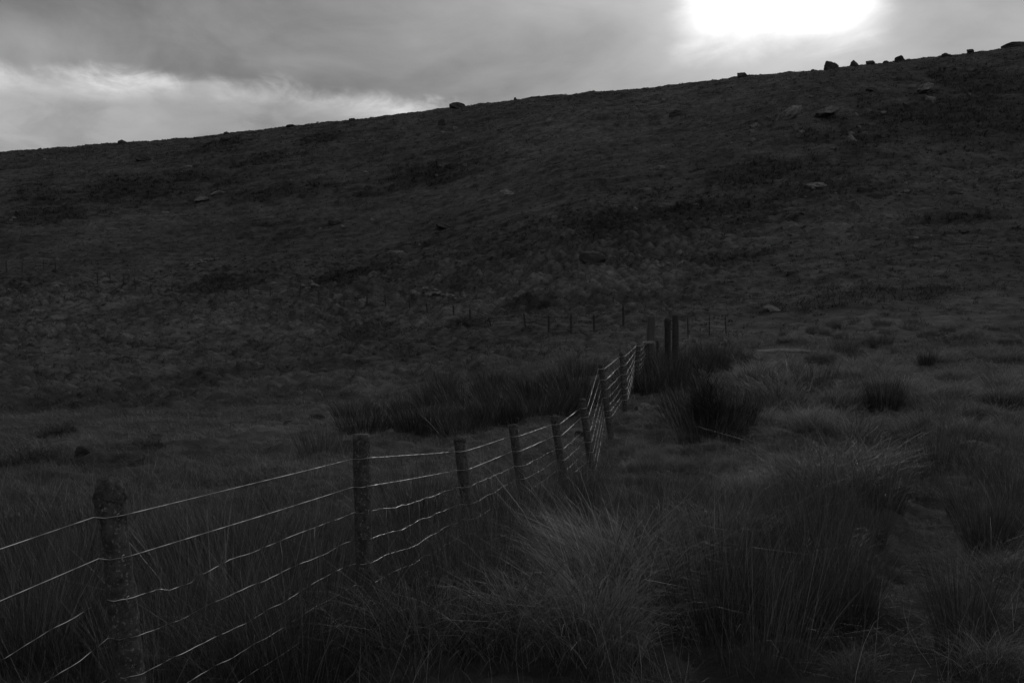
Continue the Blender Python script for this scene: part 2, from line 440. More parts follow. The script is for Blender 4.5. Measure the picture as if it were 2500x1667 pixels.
def hill_grass():
    n = 52000; k = 5
    X, Y = wedge(n, 58, 240, 6)
    dark = patch_amt(DARK_PATCH, X, Y, 0.6, 8)
    t0 = veg_tone(X, Y) * np.where(rng.uniform(0, 1, n) < 0.08, 1.8, rng.uniform(0.5, 1.35, n))
    h0 = rng.uniform(0.10, 0.28, n) * (1 + 1.6 * dark)
    X = np.repeat(X, k) + rng.normal(0, 0.16, n * k); Y = np.repeat(Y, k) + rng.normal(0, 0.12, n * k); m = n * k
    P = np.stack([X, Y, hz(X, Y) - 0.03], 1)
    V, Q, T, C = blades(P, np.repeat(h0, k) * rng.uniform(.6, 1.2, m), 0.0008 * Y * rng.uniform(0.6, 1.3, m), rng.uniform(0, 6.28, m), rng.uniform(0, 0.7, m), rng.uniform(0, 0.7, m), np.full(m, 0.25), np.repeat(t0, k) * rng.uniform(.8, 1.2, m), 1, face=rng.normal(0, 0.5, m))
    me = mesh_np('hill_grass', V, None, T, C, False, M_GRASS)
    tag(link(bpy.data.objects.new('hill_grass', me)), 'thin rough grazing covering the hillside up to the skyline', 'grass', kind='stuff')
hill_grass()

# ------------------------------------------------------------------ plants (one object each)
def rush_mesh(name, n, h, spread, dead=0.2, splay=0.35, tone=0.048, w=0.0034):
    a = rng.uniform(0, 6.283, n); r = spread * np.sqrt(rng.uniform(0, 1, n))
    B = np.stack([np.cos(a) * r, np.sin(a) * r, np.full(n, -0.12)], 1)
    yaw = a + rng.normal(0, 0.5, n)
    lean = (r / spread) * splay * rng.uniform(0.3, 1.3, n) + np.abs(rng.normal(0, 0.07, n))
    hh = h * rng.uniform(0.5, 1.08, n)
    broken = rng.uniform(0, 1, n) < 0.12
    hh = np.where(broken, hh * 0.75, hh)
    bend = np.where(broken, rng.uniform(0.3, 0.8, n), rng.uniform(0, 0.25, n))
    droop = np.where(broken, rng.uniform(0.4, 0.8, n), 0.05)
    tn = np.where(rng.uniform(0, 1, n) < dead, rng.uniform(0.08, 0.22, n), tone * rng.uniform(0.6, 1.5, n))
    V, Q, T, C = blades(B, hh, w * rng.uniform(0.7, 1.3, n), yaw, lean, bend, droop, tn, 4)
    return mesh_np(name, V, Q, T, C, False, M_RUSH)
def tuft_mesh(name, n, h, spread, wind=None, tone=0.16, w=0.0042, mound=0.25):
    """arching pale grass tussock growing from a low mound of thatch"""
    a = rng.uniform(0, 6.283, n); r = spread * np.sqrt(rng.uniform(0, 1, n))
    z = mound * (1 - (r / spread) ** 2) - 0.04
    B = np.stack([np.cos(a) * r, np.sin(a) * r, z], 1)
    yaw = a + rng.normal(0, 0.7, n)
    if wind is not None:
        k = rng.uniform(0, 1, n) < 0.35
        yaw = np.where(k, wind + rng.normal(0, 0.5, n), yaw)
    hh = h * rng.gamma(6, 1 / 6., n)
    V, Q, T, C = blades(B, hh, w * rng.uniform(0.6, 1.3, n), yaw, rng.uniform(0.05, 0.6, n), rng.uniform(0.1, 0.9, n) ** 1.3, rng.uniform(0.1, 0.7, n), np.where(rng.uniform(0, 1, n) < 0.06, tone * 2.1, tone * rng.uniform(0.25, 1.5, n)), 4)
    return mesh_np(name, V, Q, T, C, False, M_GRASS)
def bush_mesh(name, n, R, H, tone=0.035, sprig=1.0):
    a = rng.uniform(0, 6.283, n); c = rng.uniform(0, 1, n); rr = rng.uniform(0.35, 1, n) ** 0.5
    lump = (0.95 + 0.3 * np.sin(a * 3 + 1.3) + 0.2 * np.sin(a * 5 + c * 5)) * (1 + 0.9 * fbm(a * 1.4 + 3, c * 3.0, 3, 12) * sprig)
    x = np.cos(a) * np.sqrt(1 - c * c) * R * rr * lump; y = np.sin(a) * np.sqrt(1 - c * c) * R * rr * lump; z = c * H * rr * lump - 0.1
    B = np.stack([x, y, z], 1)
    V, Q, T, C = blades(B, rng.uniform(0.05, 0.16, n) * sprig, rng.uniform(0.006, 0.012, n), a + rng.normal(0, 1, n), rng.uniform(0.1, 1, n), rng.uniform(0, .5, n), np.full(n, 0.1), tone * rng.uniform(0.5, 1.6, n), 2)
    # twigs from the root up into the crown
    m = 160
    i = rng.integers(0, n, m); tgt = B[i]
    hor = np.hypot(tgt[:, 0], tgt[:, 1]); hh = np.maximum(tgt[:, 2] + 0.1, 0.1)
    V2, Q2, T2, C2 = blades(np.tile([[0, 0, -0.1]], (m, 1)), hh, np.full(m, 0.006), np.arctan2(tgt[:, 1], tgt[:, 0]), hor / hh * 0.6, hor / hh * 0.4, np.zeros(m), np.full(m, 0.06), 3)
    V, Q, T, C = join([(V, Q, T, C), (V2, Q2, T2, C2)])
    return mesh_np(name, V, Q, T, C, False, M_BUSH)

RUSH = [rush_mesh('rush_clump', 620, 0.95, 0.22), rush_mesh('rush_clump', 500, 0.80, 0.26, splay=0.5), rush_mesh('rush_clump', 460, 1.0, 0.34, 0.3, 0.4, 0.065),
        rush_mesh('rush_clump', 300, 0.7, 0.22, 0.3, 0.8), rush_mesh('rush_clump', 680, 0.9, 0.34, 0.16, 0.42)]
RUSH_FAR = [rush_mesh('rush_clump', 520, 0.85, 0.45, 0.12, 0.4, 0.036, 0.008), rush_mesh('rush_clump', 480, 0.75, 0.5, 0.16, 0.5, 0.04, 0.008), rush_mesh('rush_clump', 520, 0.95, 0.38, 0.1, 0.35, 0.036, 0.008)]
TUFT = [tuft_mesh('grass_tussock', 1400, 0.42, 0.32, None, 0.19), tuft_mesh('grass_tussock', 1700, 0.42, 0.36, 2.7, 0.165), tuft_mesh('grass_tussock', 800, 0.42, 0.34, 2.4, 0.13)]
TUFT_FAR = [tuft_mesh('grass_tussock', 900, 0.42, 0.45, None, 0.20, 0.008), tuft_mesh('grass_tussock', 1000, 0.45, 0.55, 2.8, 0.21, 0.008)]

def plant(me, px, py, scale, name, label, cat, group=None, sx=1.0):
    x, y = ground_at(px, py)
    o = bpy.data.objects.new(name, me)
    o.location = (x, y, hz1(x, y)); o.rotation_euler = (0, 0, random.uniform(0, 6.28))
    o.scale = (scale * sx, scale * sx, scale)
    link(o); tag(o, label, cat, group); return o

# rushes packed behind the near fence (left foreground)
def bed(pts, lab, grp, meshes, s0=0.85, s1=1.15, sx=1.0, name='rush_clump', cat='rush'):
    for i, (px, py) in enumerate(pts):
        plant(meshes[i % len(meshes)], px + random.uniform(-8, 8), py + random.uniform(-4, 4), random.uniform(s0, s1), name, lab, cat, grp, sx)
near_bed = [(x, y) for (y, xs) in ((1440, (20, 110, 195, 400, 480, 560, 640, 730, 800)), (1520, (60, 170, 440, 540, 650, 760)), (1390, (60, 230, 350, 450, 540, 620, 700, 790)),
            (1600, (10, 120, 240, 420, 560, 690, 790)), (1680, (70, 200, 400, 520, 640, 740))) for x in xs]
bed(near_bed, 'dark upright rushes packed behind the wires between the two nearest posts', 'rushes behind the near fence wires', RUSH, 0.7, 1.0)
mid_bed = [(930, 1400), (1000, 1380), (1060, 1440), (960, 1480), (1020, 1560), (1090, 1530), (1190, 1340), (1230, 1380), (1150, 1410), (1310, 1300), (1290, 1350), (1400, 1240), (1350, 1270), (950, 1300), (1040, 1300), (1200, 1270),(1120,1620),(1200,1500),(1270,1450)]
bed(mid_bed, 'dark rushes crowding the foot of the fence right of the second post', 'rushes at the foot of the near fence', RUSH, 0.6, 0.9)
bank = [(900, 1060), (960, 1050), (1010, 1065), (1080, 1055), (1140, 1070), (1200, 1050), (1260, 1040), (1330, 1020), (1390, 1010), (870, 1030), (940, 1015), (1000, 1005), (1070, 1000), (1130, 990), (1200, 985),
        (1270, 985), (1340, 975), (1400, 965), (1150, 1020), (1240, 1010), (1310, 990), (1020, 1035), (1440, 985), (1380, 940), (1430, 925), (1100, 1030), (1190, 955), (1300, 945), (1240, 935), (1080, 965)]
bed(bank, 'dark rushes massed on the low bank behind the middle of the fence', 'rushes on the bank behind the fence', RUSH_FAR, 0.75, 1.05, 1.2)
gate_bed = [(1680, 1000), (1700, 1040), (1795, 1050), (1760, 1085), (1720, 1090), (1650, 960), (1810, 990), (1560, 930), (1600, 935), (1640, 925), (1690, 920), (1730, 905), (1610, 900), (1660, 890), (1720, 880), (1770, 880), (1580, 895), (1760, 920), (1800, 890), (1540, 960), (1590, 965)]
bed(gate_bed, 'dark tall rushes in front of the thick gate posts', 'rushes around the gate posts', RUSH_FAR, 0.8, 1.1, 0.95)
strewn = [(random.uniform(1830, 2495), random.uniform(805, 1090)) for _ in range(140)]
bed(strewn[:110], 'small pale grass tuft strewn on the rough slope right of the dark bush', 'small tufts on the right hand slope', TUFT_FAR, 0.35, 0.75, 1.1, 'grass_tussock', 'grass tussock')
bed(strewn[110:], 'short dark rush clump dotted on the rough slope right of the dark bush', 'short rushes on the right hand slope', RUSH_FAR, 0.35, 0.7, 0.9)
turf_pts = [(random.uniform(1480, 1960), random.uniform(1085, 1290)) for _ in range(40)]
bed(turf_pts, 'little grass tuft in the turf between the fence and the path', 'little tufts in the turf beside the fence', TUFT, 0.25, 0.5, 1.1, 'grass_tussock', 'grass tussock')
mixed = [(1650, 1330), (1720, 1380), (1580, 1480), (1530, 1350), (1490, 1390), (1760, 1500), (1660, 1430), (2010, 1440), (1950, 1360), (1350, 1480), (1450, 1330), (1560, 1400), (1640, 1380), (1700, 1450), (1780, 1400), (1860, 1430), (1930, 1420), (1620, 1560),  (1380, 1560), (1240, 1560), (1430, 1290), (1800, 1330), (1900, 1340), (2400, 1290), (2450, 1350), (2350, 1240), (2420, 1180), (2480, 1130), (2240, 1200)]
bed(mixed, 'thin upright rushes mixed with the pale tussocks of the foreground', 'thin rushes among the foreground tussocks', RUSH, 0.55, 0.85, 0.9)
S = [  # single clumps one can point at: mesh, px, py, scale, widen, label
 (RUSH, 2, 1840, 1575, 0.88, 0.95, 'tallest dark rush clump, left of the path in the right foreground'),
 (RUSH, 0, 1735, 1560, 0.85, 1.0, 'narrow rush clump just left of the tallest foreground clump'),
 (RUSH, 4, 1930, 1520, 0.75, 1.0, 'rush clump just right of the tallest foreground clump'),
 (RUSH, 0, 2065, 1500, 0.72, 0.9, 'splayed rush clump with dark root at the left edge of the path'),
 (RUSH, 0, 2350, 1560, 0.72, 0.8, 'nearest rush clump on the right side of the path'),
 (RUSH, 0, 2410, 1370, 0.7, 0.9, 'rush clump on the right side of the path, second from the front'),
 (RUSH, 4, 2285, 1135, 1.05, 1.1, 'tall rush clump above the bend of the path'),
 (RUSH, 0, 2120, 1340, 0.6, 0.9, 'rush clump below the big pale tussock left of the path'),
 (RUSH, 0, 2160, 1260, 0.7, 1.0, 'rush clump against the right foot of the big pale tussock'),
 (RUSH_FAR, 0, 1990, 975, 1.0, 0.8, 'dark blocky rush clump between two pale tussocks beyond the bush'),
 (RUSH_FAR, 2, 2155, 1015, 0.95, 0.8, 'fan shaped rush clump on the slope right of the pale tussocks'),
 (RUSH_FAR, 1, 2060, 860, 1.0, 0.9, 'small dark rush clump at the right end of the long pale log'),
 (RUSH_FAR, 0, 2150, 850, 0.9, 0.9, 'small rush clump alone on the slope beyond the log'),
 (RUSH_FAR, 1, 785, 1112, 1.0, 0.8, 'lone rush clump on the turf left of the rushy bank'),
 (RUSH_FAR, 0, 640, 1250, 0.6, 0.8, 'low rush clump behind the top wire left of the second post'),
 (RUSH, 3, 1640, 1480, 0.9, 1.2, 'thin rush clump right of the big foreground tussock'),
 (RUSH, 4, 1560, 1300, 0.7, 1.2, 'thin rush clump standing behind the big foreground tussock'),
 (RUSH, 1, 1680, 1300, 0.7, 1.2, 'sparse rush clump on the turf between fence and path'),
 (RUSH, 3, 1480, 1260, 0.75, 1.1, 'rush clump at the foot of the sixth fence post'),
 (RUSH, 0, 2470, 1240, 0.7, 1.1, 'rush clump cut by the right edge of the photo'),
 (RUSH, 1, 1990, 1400, 0.75, 1.0, 'short rush clump left of the path in the middle of the grass'),
]
for fam, k, px, py, sc, sx, lab in S:
    plant(fam[k], px, py, sc, 'rush_clump', lab, 'rush', None, sx)

TF = [
 (TUFT, 1, 1500, 1545, 1.1, 0.95, 'big pale grass tussock arching towards the fence in the foreground'),
 (TUFT, 0, 1610, 1450, 0.85, 0.9, 'pale curly grass tussock right behind the big foreground tussock'),
 (TUFT, 1, 1400, 1420, 0.8, 0.8, 'pale windswept tussock leaning to the second post'),
 (TUFT, 0, 1450, 1650, 0.75, 1.1, 'drooping pale tussock in front of the big one at the bottom of the photo'),
 (TUFT, 2, 1300, 1640, 0.8, 1.3, 'low pale tussock at the bottom edge of the photo'),
 (TUFT, 2, 1010, 1650, 0.8, 1.2, 'low straw coloured tussock below the second post'),
 (TUFT, 2, 2050, 1250, 1.1, 1.25, 'large pale rounded tussock left of the path bend'),
 (TUFT, 0, 1970, 1240, 0.9, 1.2, 'curly pale tussock on the left flank of the large rounded one'),
 (TUFT, 2, 2130, 1180, 0.9, 1.3, 'pale tussock behind the large rounded one'),
 (TUFT_FAR, 1, 1890, 1010, 1.2, 1.0, 'pale fluffy tussock right beside the dark bush'),
 (TUFT_FAR, 0, 1850, 950, 1.0, 1.0, 'pale tussock behind the fluffy one by the dark bush'),
 (TUFT_FAR, 0, 2065, 1010, 0.9, 0.8, 'pale drooping tussock between two rush clumps'),
 (TUFT_FAR, 1, 2120, 920, 0.9, 1.0, 'pale tussock on the slope above the fan shaped rush clump'),
 (TUFT_FAR, 0, 2330, 980, 0.8, 1.0, 'pale tussock on the right slope'),
 (TUFT_FAR, 1, 2450, 960, 0.8, 1.0, 'pale tussock near the right edge of the slope'),
 (TUFT, 2, 2090, 1655, 0.3, 1.2, 'flattened pale tussock on the worn path'),
 (TUFT, 2, 2460, 1450, 0.45, 1.6, 'low bleached tussock at the right edge of the foreground'),
 (TUFT, 0, 1760, 1430, 0.8, 1.1, 'pale tussock at the root of the tallest rush clump'),
 (TUFT, 2, 2430, 1640, 0.4, 1.4, 'bleached tussock in the bottom right corner'),
 (TUFT, 2, 620, 1660, 0.8, 1.2, 'pale grass tussock under the lowest wires in the bottom left'),
]
for fam, k, px, py, sc, sx, lab in TF:
    o = plant(fam[k], px, py, sc, 'grass_tussock', lab, 'grass tussock', None, sx)
    if fam[k] in (TUFT[1], TUFT_FAR[1]): o.rotation_euler[2] = random.uniform(-0.2, 0.3)

b1 = bush_mesh('gorse_bush', 9000, 0.52, 0.85, 0.026, 2.0)
plant(b1, 1738, 1072, 0.88, 'gorse_bush', 'large black looking bush right of the fence and above the turf', 'bush')
b2 = bush_mesh('gorse_bush', 2400, 0.9, 0.55, 0.03)
for px, py, s, lab in [(70, 1150, 0.6, 'low round dark bush at the left edge of the valley turf'), (100, 1140, 0.55, 'dark bush right beside the low round one at the left edge'),
                       (360, 1105, 0.45, 'small dark bush on the edge of the tussock field'), (2, 1150, 0.45, 'dark bush cut by the left edge of the photo'), (145, 1148, 0.28, 'smallest dark bush, between the round bush and the pointed rock'),
                       (1130, 808, 1.5, 'dark spreading bush at the foot of a far fence post'), (1320, 760, 1.6, 'dark bush just left of the far fence in the middle of the valley'),
                       (115, 1290, 0.5, 'dark round bush left of the nearest post'), (280, 1110, 0.35, 'tiny dark bush beside the pointed rock'), (120, 1075, 0.5, 'dark clump on the left side of the valley floor'),(155,1070,0.45,'dark clump right beside another on the left valley floor')]:
    plant(b2, px, py, s, 'heather_bush', lab, 'bush')

# ------------------------------------------------------------------ rocks
def rock_mesh(seed, flat=0.0, sub=4):
    bm = bmesh.new(); bmesh.ops.create_icosphere(bm, subdivisions=sub, radius=1)
    r = random.Random(seed)
    planes = [(Vector((r.uniform(-1, 1), r.uniform(-1, 1), r.uniform(-0.6, 1))).normalized(), r.uniform(0.42, 0.78)) for _ in range(10)]
    if flat: planes.append((Vector((0.1, 0, 1)).normalized(), flat))
    for v in bm.verts:
        p = v.co.copy()
        for nrm, d in planes:
            k = p.dot(nrm) - d
            if k > 0: p -= nrm * k * 0.92
        q = p * 1.7 + Vector((seed * 3.1, 0, 0))
        p += p.normalized() * (0.13 * mnoise.fractal(q, 0.9, 2.1, 6))
        v.co = p
    me = bpy.data.meshes.new('boulder'); bm.to_mesh(me); bm.free()
    me.materials.append(M_ROCK); return me
ROCK = [rock_mesh(i, f) for i, f in enumerate((0, 0.5, 0, 0.6, 0.45, 0))]
ROCK_D = [m.copy() for m in ROCK]
for m in ROCK_D: m.materials[0] = M_ROCK_DARK

def rock(px, py, w, h, k, lab, tilt=0.0, name='boulder', cat='boulder', grp=None, depth=None, raise_=0.0):
    """px, py: foot of the rock in the photo; w, h its photo size in pixels"""
    x, y = ground_at(px, py)
    if depth: y = depth; x = (px - CX) / F * y
    sx = w / F * y / 2 / 0.8; sz = h / F * y / 0.8
    o = bpy.data.objects.new(name, (ROCK_D if ('dark' in lab.split(' in ')[0].split(' to ')[0].split(' of ')[0].split(' at ')[0] or 'skyline' in lab) else ROCK)[k]); link(o)  # skyline stones take the dark copy, painting in their backlit shade
    if tilt and not depth: raise_ += abs(math.sin(math.radians(tilt))) * sx / sz * 0.45
    o.location = (x, y, hz1(x, y) + sz * (0.12 + raise_))
    o.rotation_euler = (0, math.radians(tilt), 0)
    o.scale = (sx, max(sx * 0.8, sz * 0.6), sz * 0.85)
    return tag(o, lab, cat, grp)
SKY = 'boulders on the skyline'
def ridge_depth(px):
    ys = np.linspace(120, 300, 1500); X = (px - CX) / F * ys
    row = HZ - base_z(X, ys) * F / ys
    return float(ys[int(np.argmin(row))]) - 1.0
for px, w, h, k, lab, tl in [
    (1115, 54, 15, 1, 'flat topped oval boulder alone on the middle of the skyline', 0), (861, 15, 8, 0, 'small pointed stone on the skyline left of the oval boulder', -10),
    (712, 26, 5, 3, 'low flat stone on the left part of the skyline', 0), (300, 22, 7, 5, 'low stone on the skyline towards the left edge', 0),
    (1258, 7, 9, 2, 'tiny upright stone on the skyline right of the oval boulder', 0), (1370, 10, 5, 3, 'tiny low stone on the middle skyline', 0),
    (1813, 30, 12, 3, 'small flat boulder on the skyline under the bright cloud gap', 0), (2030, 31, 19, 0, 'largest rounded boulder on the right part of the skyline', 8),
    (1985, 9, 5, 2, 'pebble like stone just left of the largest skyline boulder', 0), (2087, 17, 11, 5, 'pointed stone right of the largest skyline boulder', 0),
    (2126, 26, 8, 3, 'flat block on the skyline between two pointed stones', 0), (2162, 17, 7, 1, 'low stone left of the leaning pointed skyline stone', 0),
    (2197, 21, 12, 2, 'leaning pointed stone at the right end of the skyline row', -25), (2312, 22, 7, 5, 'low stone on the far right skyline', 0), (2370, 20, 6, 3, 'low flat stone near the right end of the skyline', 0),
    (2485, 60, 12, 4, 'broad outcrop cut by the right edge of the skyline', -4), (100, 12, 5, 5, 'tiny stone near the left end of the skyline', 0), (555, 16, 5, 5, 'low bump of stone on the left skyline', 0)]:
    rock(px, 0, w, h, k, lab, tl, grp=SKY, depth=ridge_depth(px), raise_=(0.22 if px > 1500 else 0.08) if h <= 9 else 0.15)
for px, py, w, h, k, lab, tl in [
    (1925, 293, 62, 17, 4, 'long pale slab tilted up to the right on the upper right hillside', -38), (2012, 285, 62, 15, 1, 'dull slab right of the long pale tilted slab', -24),
    (1842, 310, 24, 9, 3, 'small slab below left of the long pale slab', -28), (1836, 322, 14, 5, 0, 'white flecked stone under the small slab', 0), (1838, 342, 15, 7, 3, 'narrow tilted stone in the small cluster on the upper hillside', -35),
    (2252, 232, 46, 15, 1, 'pale tilted boulder high in the dark patch', -38), (2272, 252, 18, 14, 5, 'small stone below the boulder in the dark patch', -40), (1888, 390, 13, 12, 2, 'single pale pointed stone in the middle of the upper hillside', -20),
    (1958, 326, 18, 8, 3, 'low pale stone right of the pointed one', -15), (2078, 328, 14, 7, 0, 'white flecked stone left of its twin in the heather', 0), (2112, 328, 14, 6, 2, 'white flecked stone right of its twin in the heather', 0),
    (2080, 346, 20, 14, 5, 'grey stone below the two white flecked ones', 0), (2158, 276, 18, 7, 3, 'thin bright ledge of stone in the heather', 0), (2125, 222, 30, 9, 1, 'low outcrop under the skyline row of stones', -8),
    (1660, 280, 42, 13, 4, 'dark outcrop on the smooth upper hillside', 0), (1682, 577, 28, 14, 3, 'pale split boulder below the dark rush band', -25), (1985, 460, 60, 12, 1, 'long pale ledge at the end of the dark rush band', -8),
    (2088, 516, 14, 20, 2, 'narrow pale stone leaning on the mid hillside', -32), (2232, 593, 30, 5, 4, 'thin bright flat stone on the right hillside', 0), (2356, 570, 28, 8, 3, 'bright flat stone below the dark rush patch on the right', 0),
    (2110, 472, 32, 10, 0, 'dark low rock on the middle right hillside', 0), (2335, 478, 26, 9, 5, 'dark low rock higher on the right hillside', 0), (2212, 470, 24, 11, 1, 'grey stone with pale left side on the right hillside', 0),
    (1447, 648, 56, 22, 0, 'wide dark rock above the tussock field', 0), (1885, 756, 40, 14, 5, 'pale broken outcrop beyond the thick gate posts', 0), (1838, 752, 30, 14, 2, 'small rock at the left end of the broken outcrop', 0),
    (2005, 672, 11, 7, 2, 'small white stone alone on the grassy slope', 0), (1932, 676, 20, 9, 0, 'dark stone left of the small white stone', 0), (1552, 748, 30, 11, 3, 'pale low rock in the tussocks above the gate posts', 0),
    (1240, 478, 36, 14, 5, 'grey boulder in the middle of the hillside', 0), (1085, 560, 60, 13, 1, 'long low dark rock at the foot of the hillside', 0), (820, 545, 30, 9, 0, 'low dark rock left of the long one at the foot of the hillside', 0),
    (970, 624, 44, 7, 4, 'thin pale slab lying flat above the valley floor', 0), (488, 492, 40, 9, 1, 'pale slab tilted up to the right on the left hillside', -22), (530, 478, 34, 7, 3, 'second slab beside the tilted one on the left hillside', -20),
    (405, 523, 18, 6, 0, 'small white stone on the left hillside', 0), (345, 390, 42, 16, 1, 'dark outcrop under the left skyline', -14), (552, 346, 26, 9, 5, 'dark stone just below the left skyline', -10),
    (760, 345, 24, 9, 0, 'dark stone below the skyline left of the oval boulder', -10), (1080, 308, 20, 11, 2, 'dark stone below the oval skyline boulder', 0), (460, 408, 28, 6, 4, 'thin stone on the upper left hillside', 0),
    (1355, 545, 18, 9, 2, 'small pale stone at the left end of the dark rush band', 0), (1615, 415, 16, 8, 0, 'small stone on the smooth middle hillside', 0), (1770, 505, 24, 5, 3, 'thin pale stone inside the dark rush band', 0),
    (210, 1128, 52, 24, 2, 'dark pointed rock on the edge of the left valley turf', 0), (775, 1030, 50, 16, 3, 'dark low rock at the left end of the rushy bank', -8), (705, 1042, 38, 13, 1, 'dark slanting rock left of the rushy bank', -12),
    (1412, 886, 16, 9, 0, 'small white stone on the turf behind the fence', 0), (1266, 888, 14, 7, 2, 'small white stone above the rushy bank', 0), (905, 945, 34, 14, 5, 'speckled rock in the grass above the rushy bank', 0),
    (1572, 1012, 60, 26, 1, 'pale broken rock on the turf right of the eighth post', 0), (1690, 985, 34, 22, 0, 'pale rock against the left side of the dark bush', 0), (1640, 990, 30, 9, 3, 'low pale rock between the broken rock and the bush', 0),
    (2375, 1110, 88, 28, 1, 'wide rounded boulder half hidden right of the tall rush clump', 0), (1418, 1068, 26, 13, 2, 'dark rock seen through the wires behind the fence', 0), (255, 675, 12, 7, 3, 'pale stone at the far fence on the left', 0),
    (1255, 1155, 20, 9, 3, 'low stone seen through the wires of the fourth bay', 0), (2475, 630, 22, 8, 0, 'dark stone at the right edge of the hillside', 0), (2300, 630, 34, 10, 5, 'dark low rock on the right slope above the pale grass', 0)]:
    rock(px, py, w, h, k, lab, tl)

# tiny stones strewn over the hillside
_r = random.Random(5)
for _ in range(75):
    px, py = _r.uniform(20, 2480), _r.uniform(180, 640)
    if py < np.interp(px, RX, RY) + 30: continue
    w = _r.uniform(6, 13)
    rock(px, py, w, w * _r.uniform(.35, .7), _r.randrange(6), 'tiny stone lying in the open hillside grazing', _r.uniform(-25, 10), 'stone', 'stone', 'tiny stones scattered over the hillside')

# remains of a dry-stone wall on the valley floor
def tumbled_wall(p0, p1, n, lab, hpx):
    a = ground_at(*p0); b = ground_at(*p1)
    root = empty('ruined_wall', (a[0], a[1], hz1(*a))); tag(root, lab, 'wall')
    L = math.hypot(b[0] - a[0], b[1] - a[1])
    for i in range(n):
        t = (i + random.random() * 0.6) / n
        x = a[0] + (b[0] - a[0]) * t + random.uniform(-.25, .25); y = a[1] + (b[1] - a[1]) * t + random.uniform(-.3, .3)
        o = bpy.data.objects.new('wall_stone', ROCK[random.randrange(6)]); link(o, root)
        s = random.uniform(0.22, 0.42)
        o.location = (x - a[0], y - a[1], hz1(x, y) - hz1(*a) + s * 0.3 + (random.choice((0, 0.35)) if i % 2 else 0))
        o.rotation_euler = (random.uniform(-.3, .3), random.uniform(-.3, .3), random.uniform(0, 6)); o.scale = (s * 1.2, s, s * 0.75)
tumbled_wall((1005, 728), (1110, 742), 34, 'tumbled dry stone wall running behind the far fence', 14)
tumbled_wall((735, 716), (775, 716), 10, 'short heap of wall stones at the far fence left of the tumbled wall', 9)
tumbled_wall((455, 650), (515, 645), 14, 'low broken bit of stone wall on the left of the valley floor', 9)

# ------------------------------------------------------------------ posts
def post_bm(H, r, head=1.0, seed=0, taper=0.95, square=0.0, nr=44, na=20, dome=True, below=0.4, rough=1.0, lean=(0, 0)):
    """rough split post, foot at z=0 (and sunk below), domed or sawn top"""
    bm = bmesh.new(); rings = []
    for i in range(nr + 1):
        t = i / nr; z = -below + (H + below) * t
        k = 1.0 + (taper - 1.0) * t
        zz = (H - z) / r
        if dome and zz < 1.0: prof = math.sqrt(max(0.0, 1 - (1 - zz) ** 2)) * 0.98 + 0.02
        else: prof = 1.0
        if not dome and zz < 0.25: prof = 0.9 + 0.1 * (zz / 0.25)
        if head != 1.0 and zz < 3.2: prof *= 1 + (head - 1) * math.exp(-((zz - 1.2) / 1.3) ** 2)
        ring = []
        for j in range(na):
            a = 2 * math.pi * j / na
            sq = 1.0 / max(abs(math.cos(a)), abs(math.sin(a)))
            rr = r * k * prof * ((1 - square) + square * min(sq, 1.32))
            x, y = math.cos(a) * rr, math.sin(a) * rr
            q = Vector((x / r * 0.9, y / r * 0.9, z / r * 0.22 + seed * 7.7))
            f = 1 + rough * (0.10 * mnoise.fractal(q, 0.9, 2.0, 4) + 0.05 * mnoise.fractal(q * 3.7, 0.8, 2.0, 4))
            ring.append(bm.verts.new((x * f + lean[0] * max(z, -below) , y * f + lean[1] * z, z)))
        rings.append(ring)
    for i in range(nr):
        for j in range(na):
            bm.faces.new((rings[i][j], rings[i][(j + 1) % na], rings[i + 1][(j + 1) % na], rings[i + 1][j]))
    bm.faces.new(rings[-1]); bm.faces.new(rings[0][::-1])
    return bm

def px_at(px, py, Y): return Vector(((px - CX) / F * Y, Y, EYE - (py - HZ) / F * Y))
# near fence: top px, point lower on the post px, distance, radius, wire rows
NF = [
 dict(t=(-700, 1560), b=(-640, 2000), Y=2.75, r=.055, w=None),
 dict(t=(264, 1176), b=(322, 1667), Y=4.1, r=.052, w=[1256, 1356, 1455, 1548, 1640, 1725, 1800]),
 dict(t=(882, 1060), b=(893, 1530), Y=5.9, r=.046, w=[1117, 1185, 1247, 1313, 1371, 1423, 1472]),
 dict(t=(1121, 1066), b=(1146, 1300), Y=8.8, r=.047, w=[1100, 1145, 1187, 1228, 1265, 1300, 1330]),
 dict(t=(1252, 1035), b=(1283, 1262), Y=11.1, r=.046, w=[1064, 1100, 1136, 1168, 1202, 1228, 1255]),
 dict(t=(1353, 1014), b=(1380, 1200), Y=12.7, r=.046, w=[1035, 1063, 1095, 1122, 1146, 1166, 1185]),
 dict(t=(1421, 973), b=(1447, 1165), Y=14.4, r=.046, w=[996, 1018, 1052, 1078, 1103, 1125, 1145]),
 dict(t=(1466, 884), b=(1490, 1058), Y=16.5, r=.045, w=[900, 927, 950, 970, 988, 1002, 1018]),
 dict(t=(1518, 857), b=(1527, 1010), Y=19.0, r=.045, w=[870, 892, 914, 931, 949, 963, 976]),
 dict(t=(1559, 837), b=(1553, 940), Y=22.0, r=.046, w=[844, 856, 868, 880, 892, 902, 912]),
 dict(t=(1591, 771), b=(1584, 925), Y=25.0, r=.098, w=[828, 838, 850, 860, 870, 880, 890]),
]
NLAB = [None, 'nearest post, thickest, with a mossy swollen head and a pale lichen patch', 'straight square topped post speckled with lichen', 'short post with a round pale head', None, None, None, None, None, None, 'tall grey strainer post at the far end']
fence = empty('wire_fence', (0, 4, 0)); fence.location = tuple(px_at(NF[1]['b'][0], 1667, 4.1)); 
fl = Vector(fence.location)
tag(fence, 'near wire fence of mossy round posts running from the left foreground to the gate posts', 'fence')
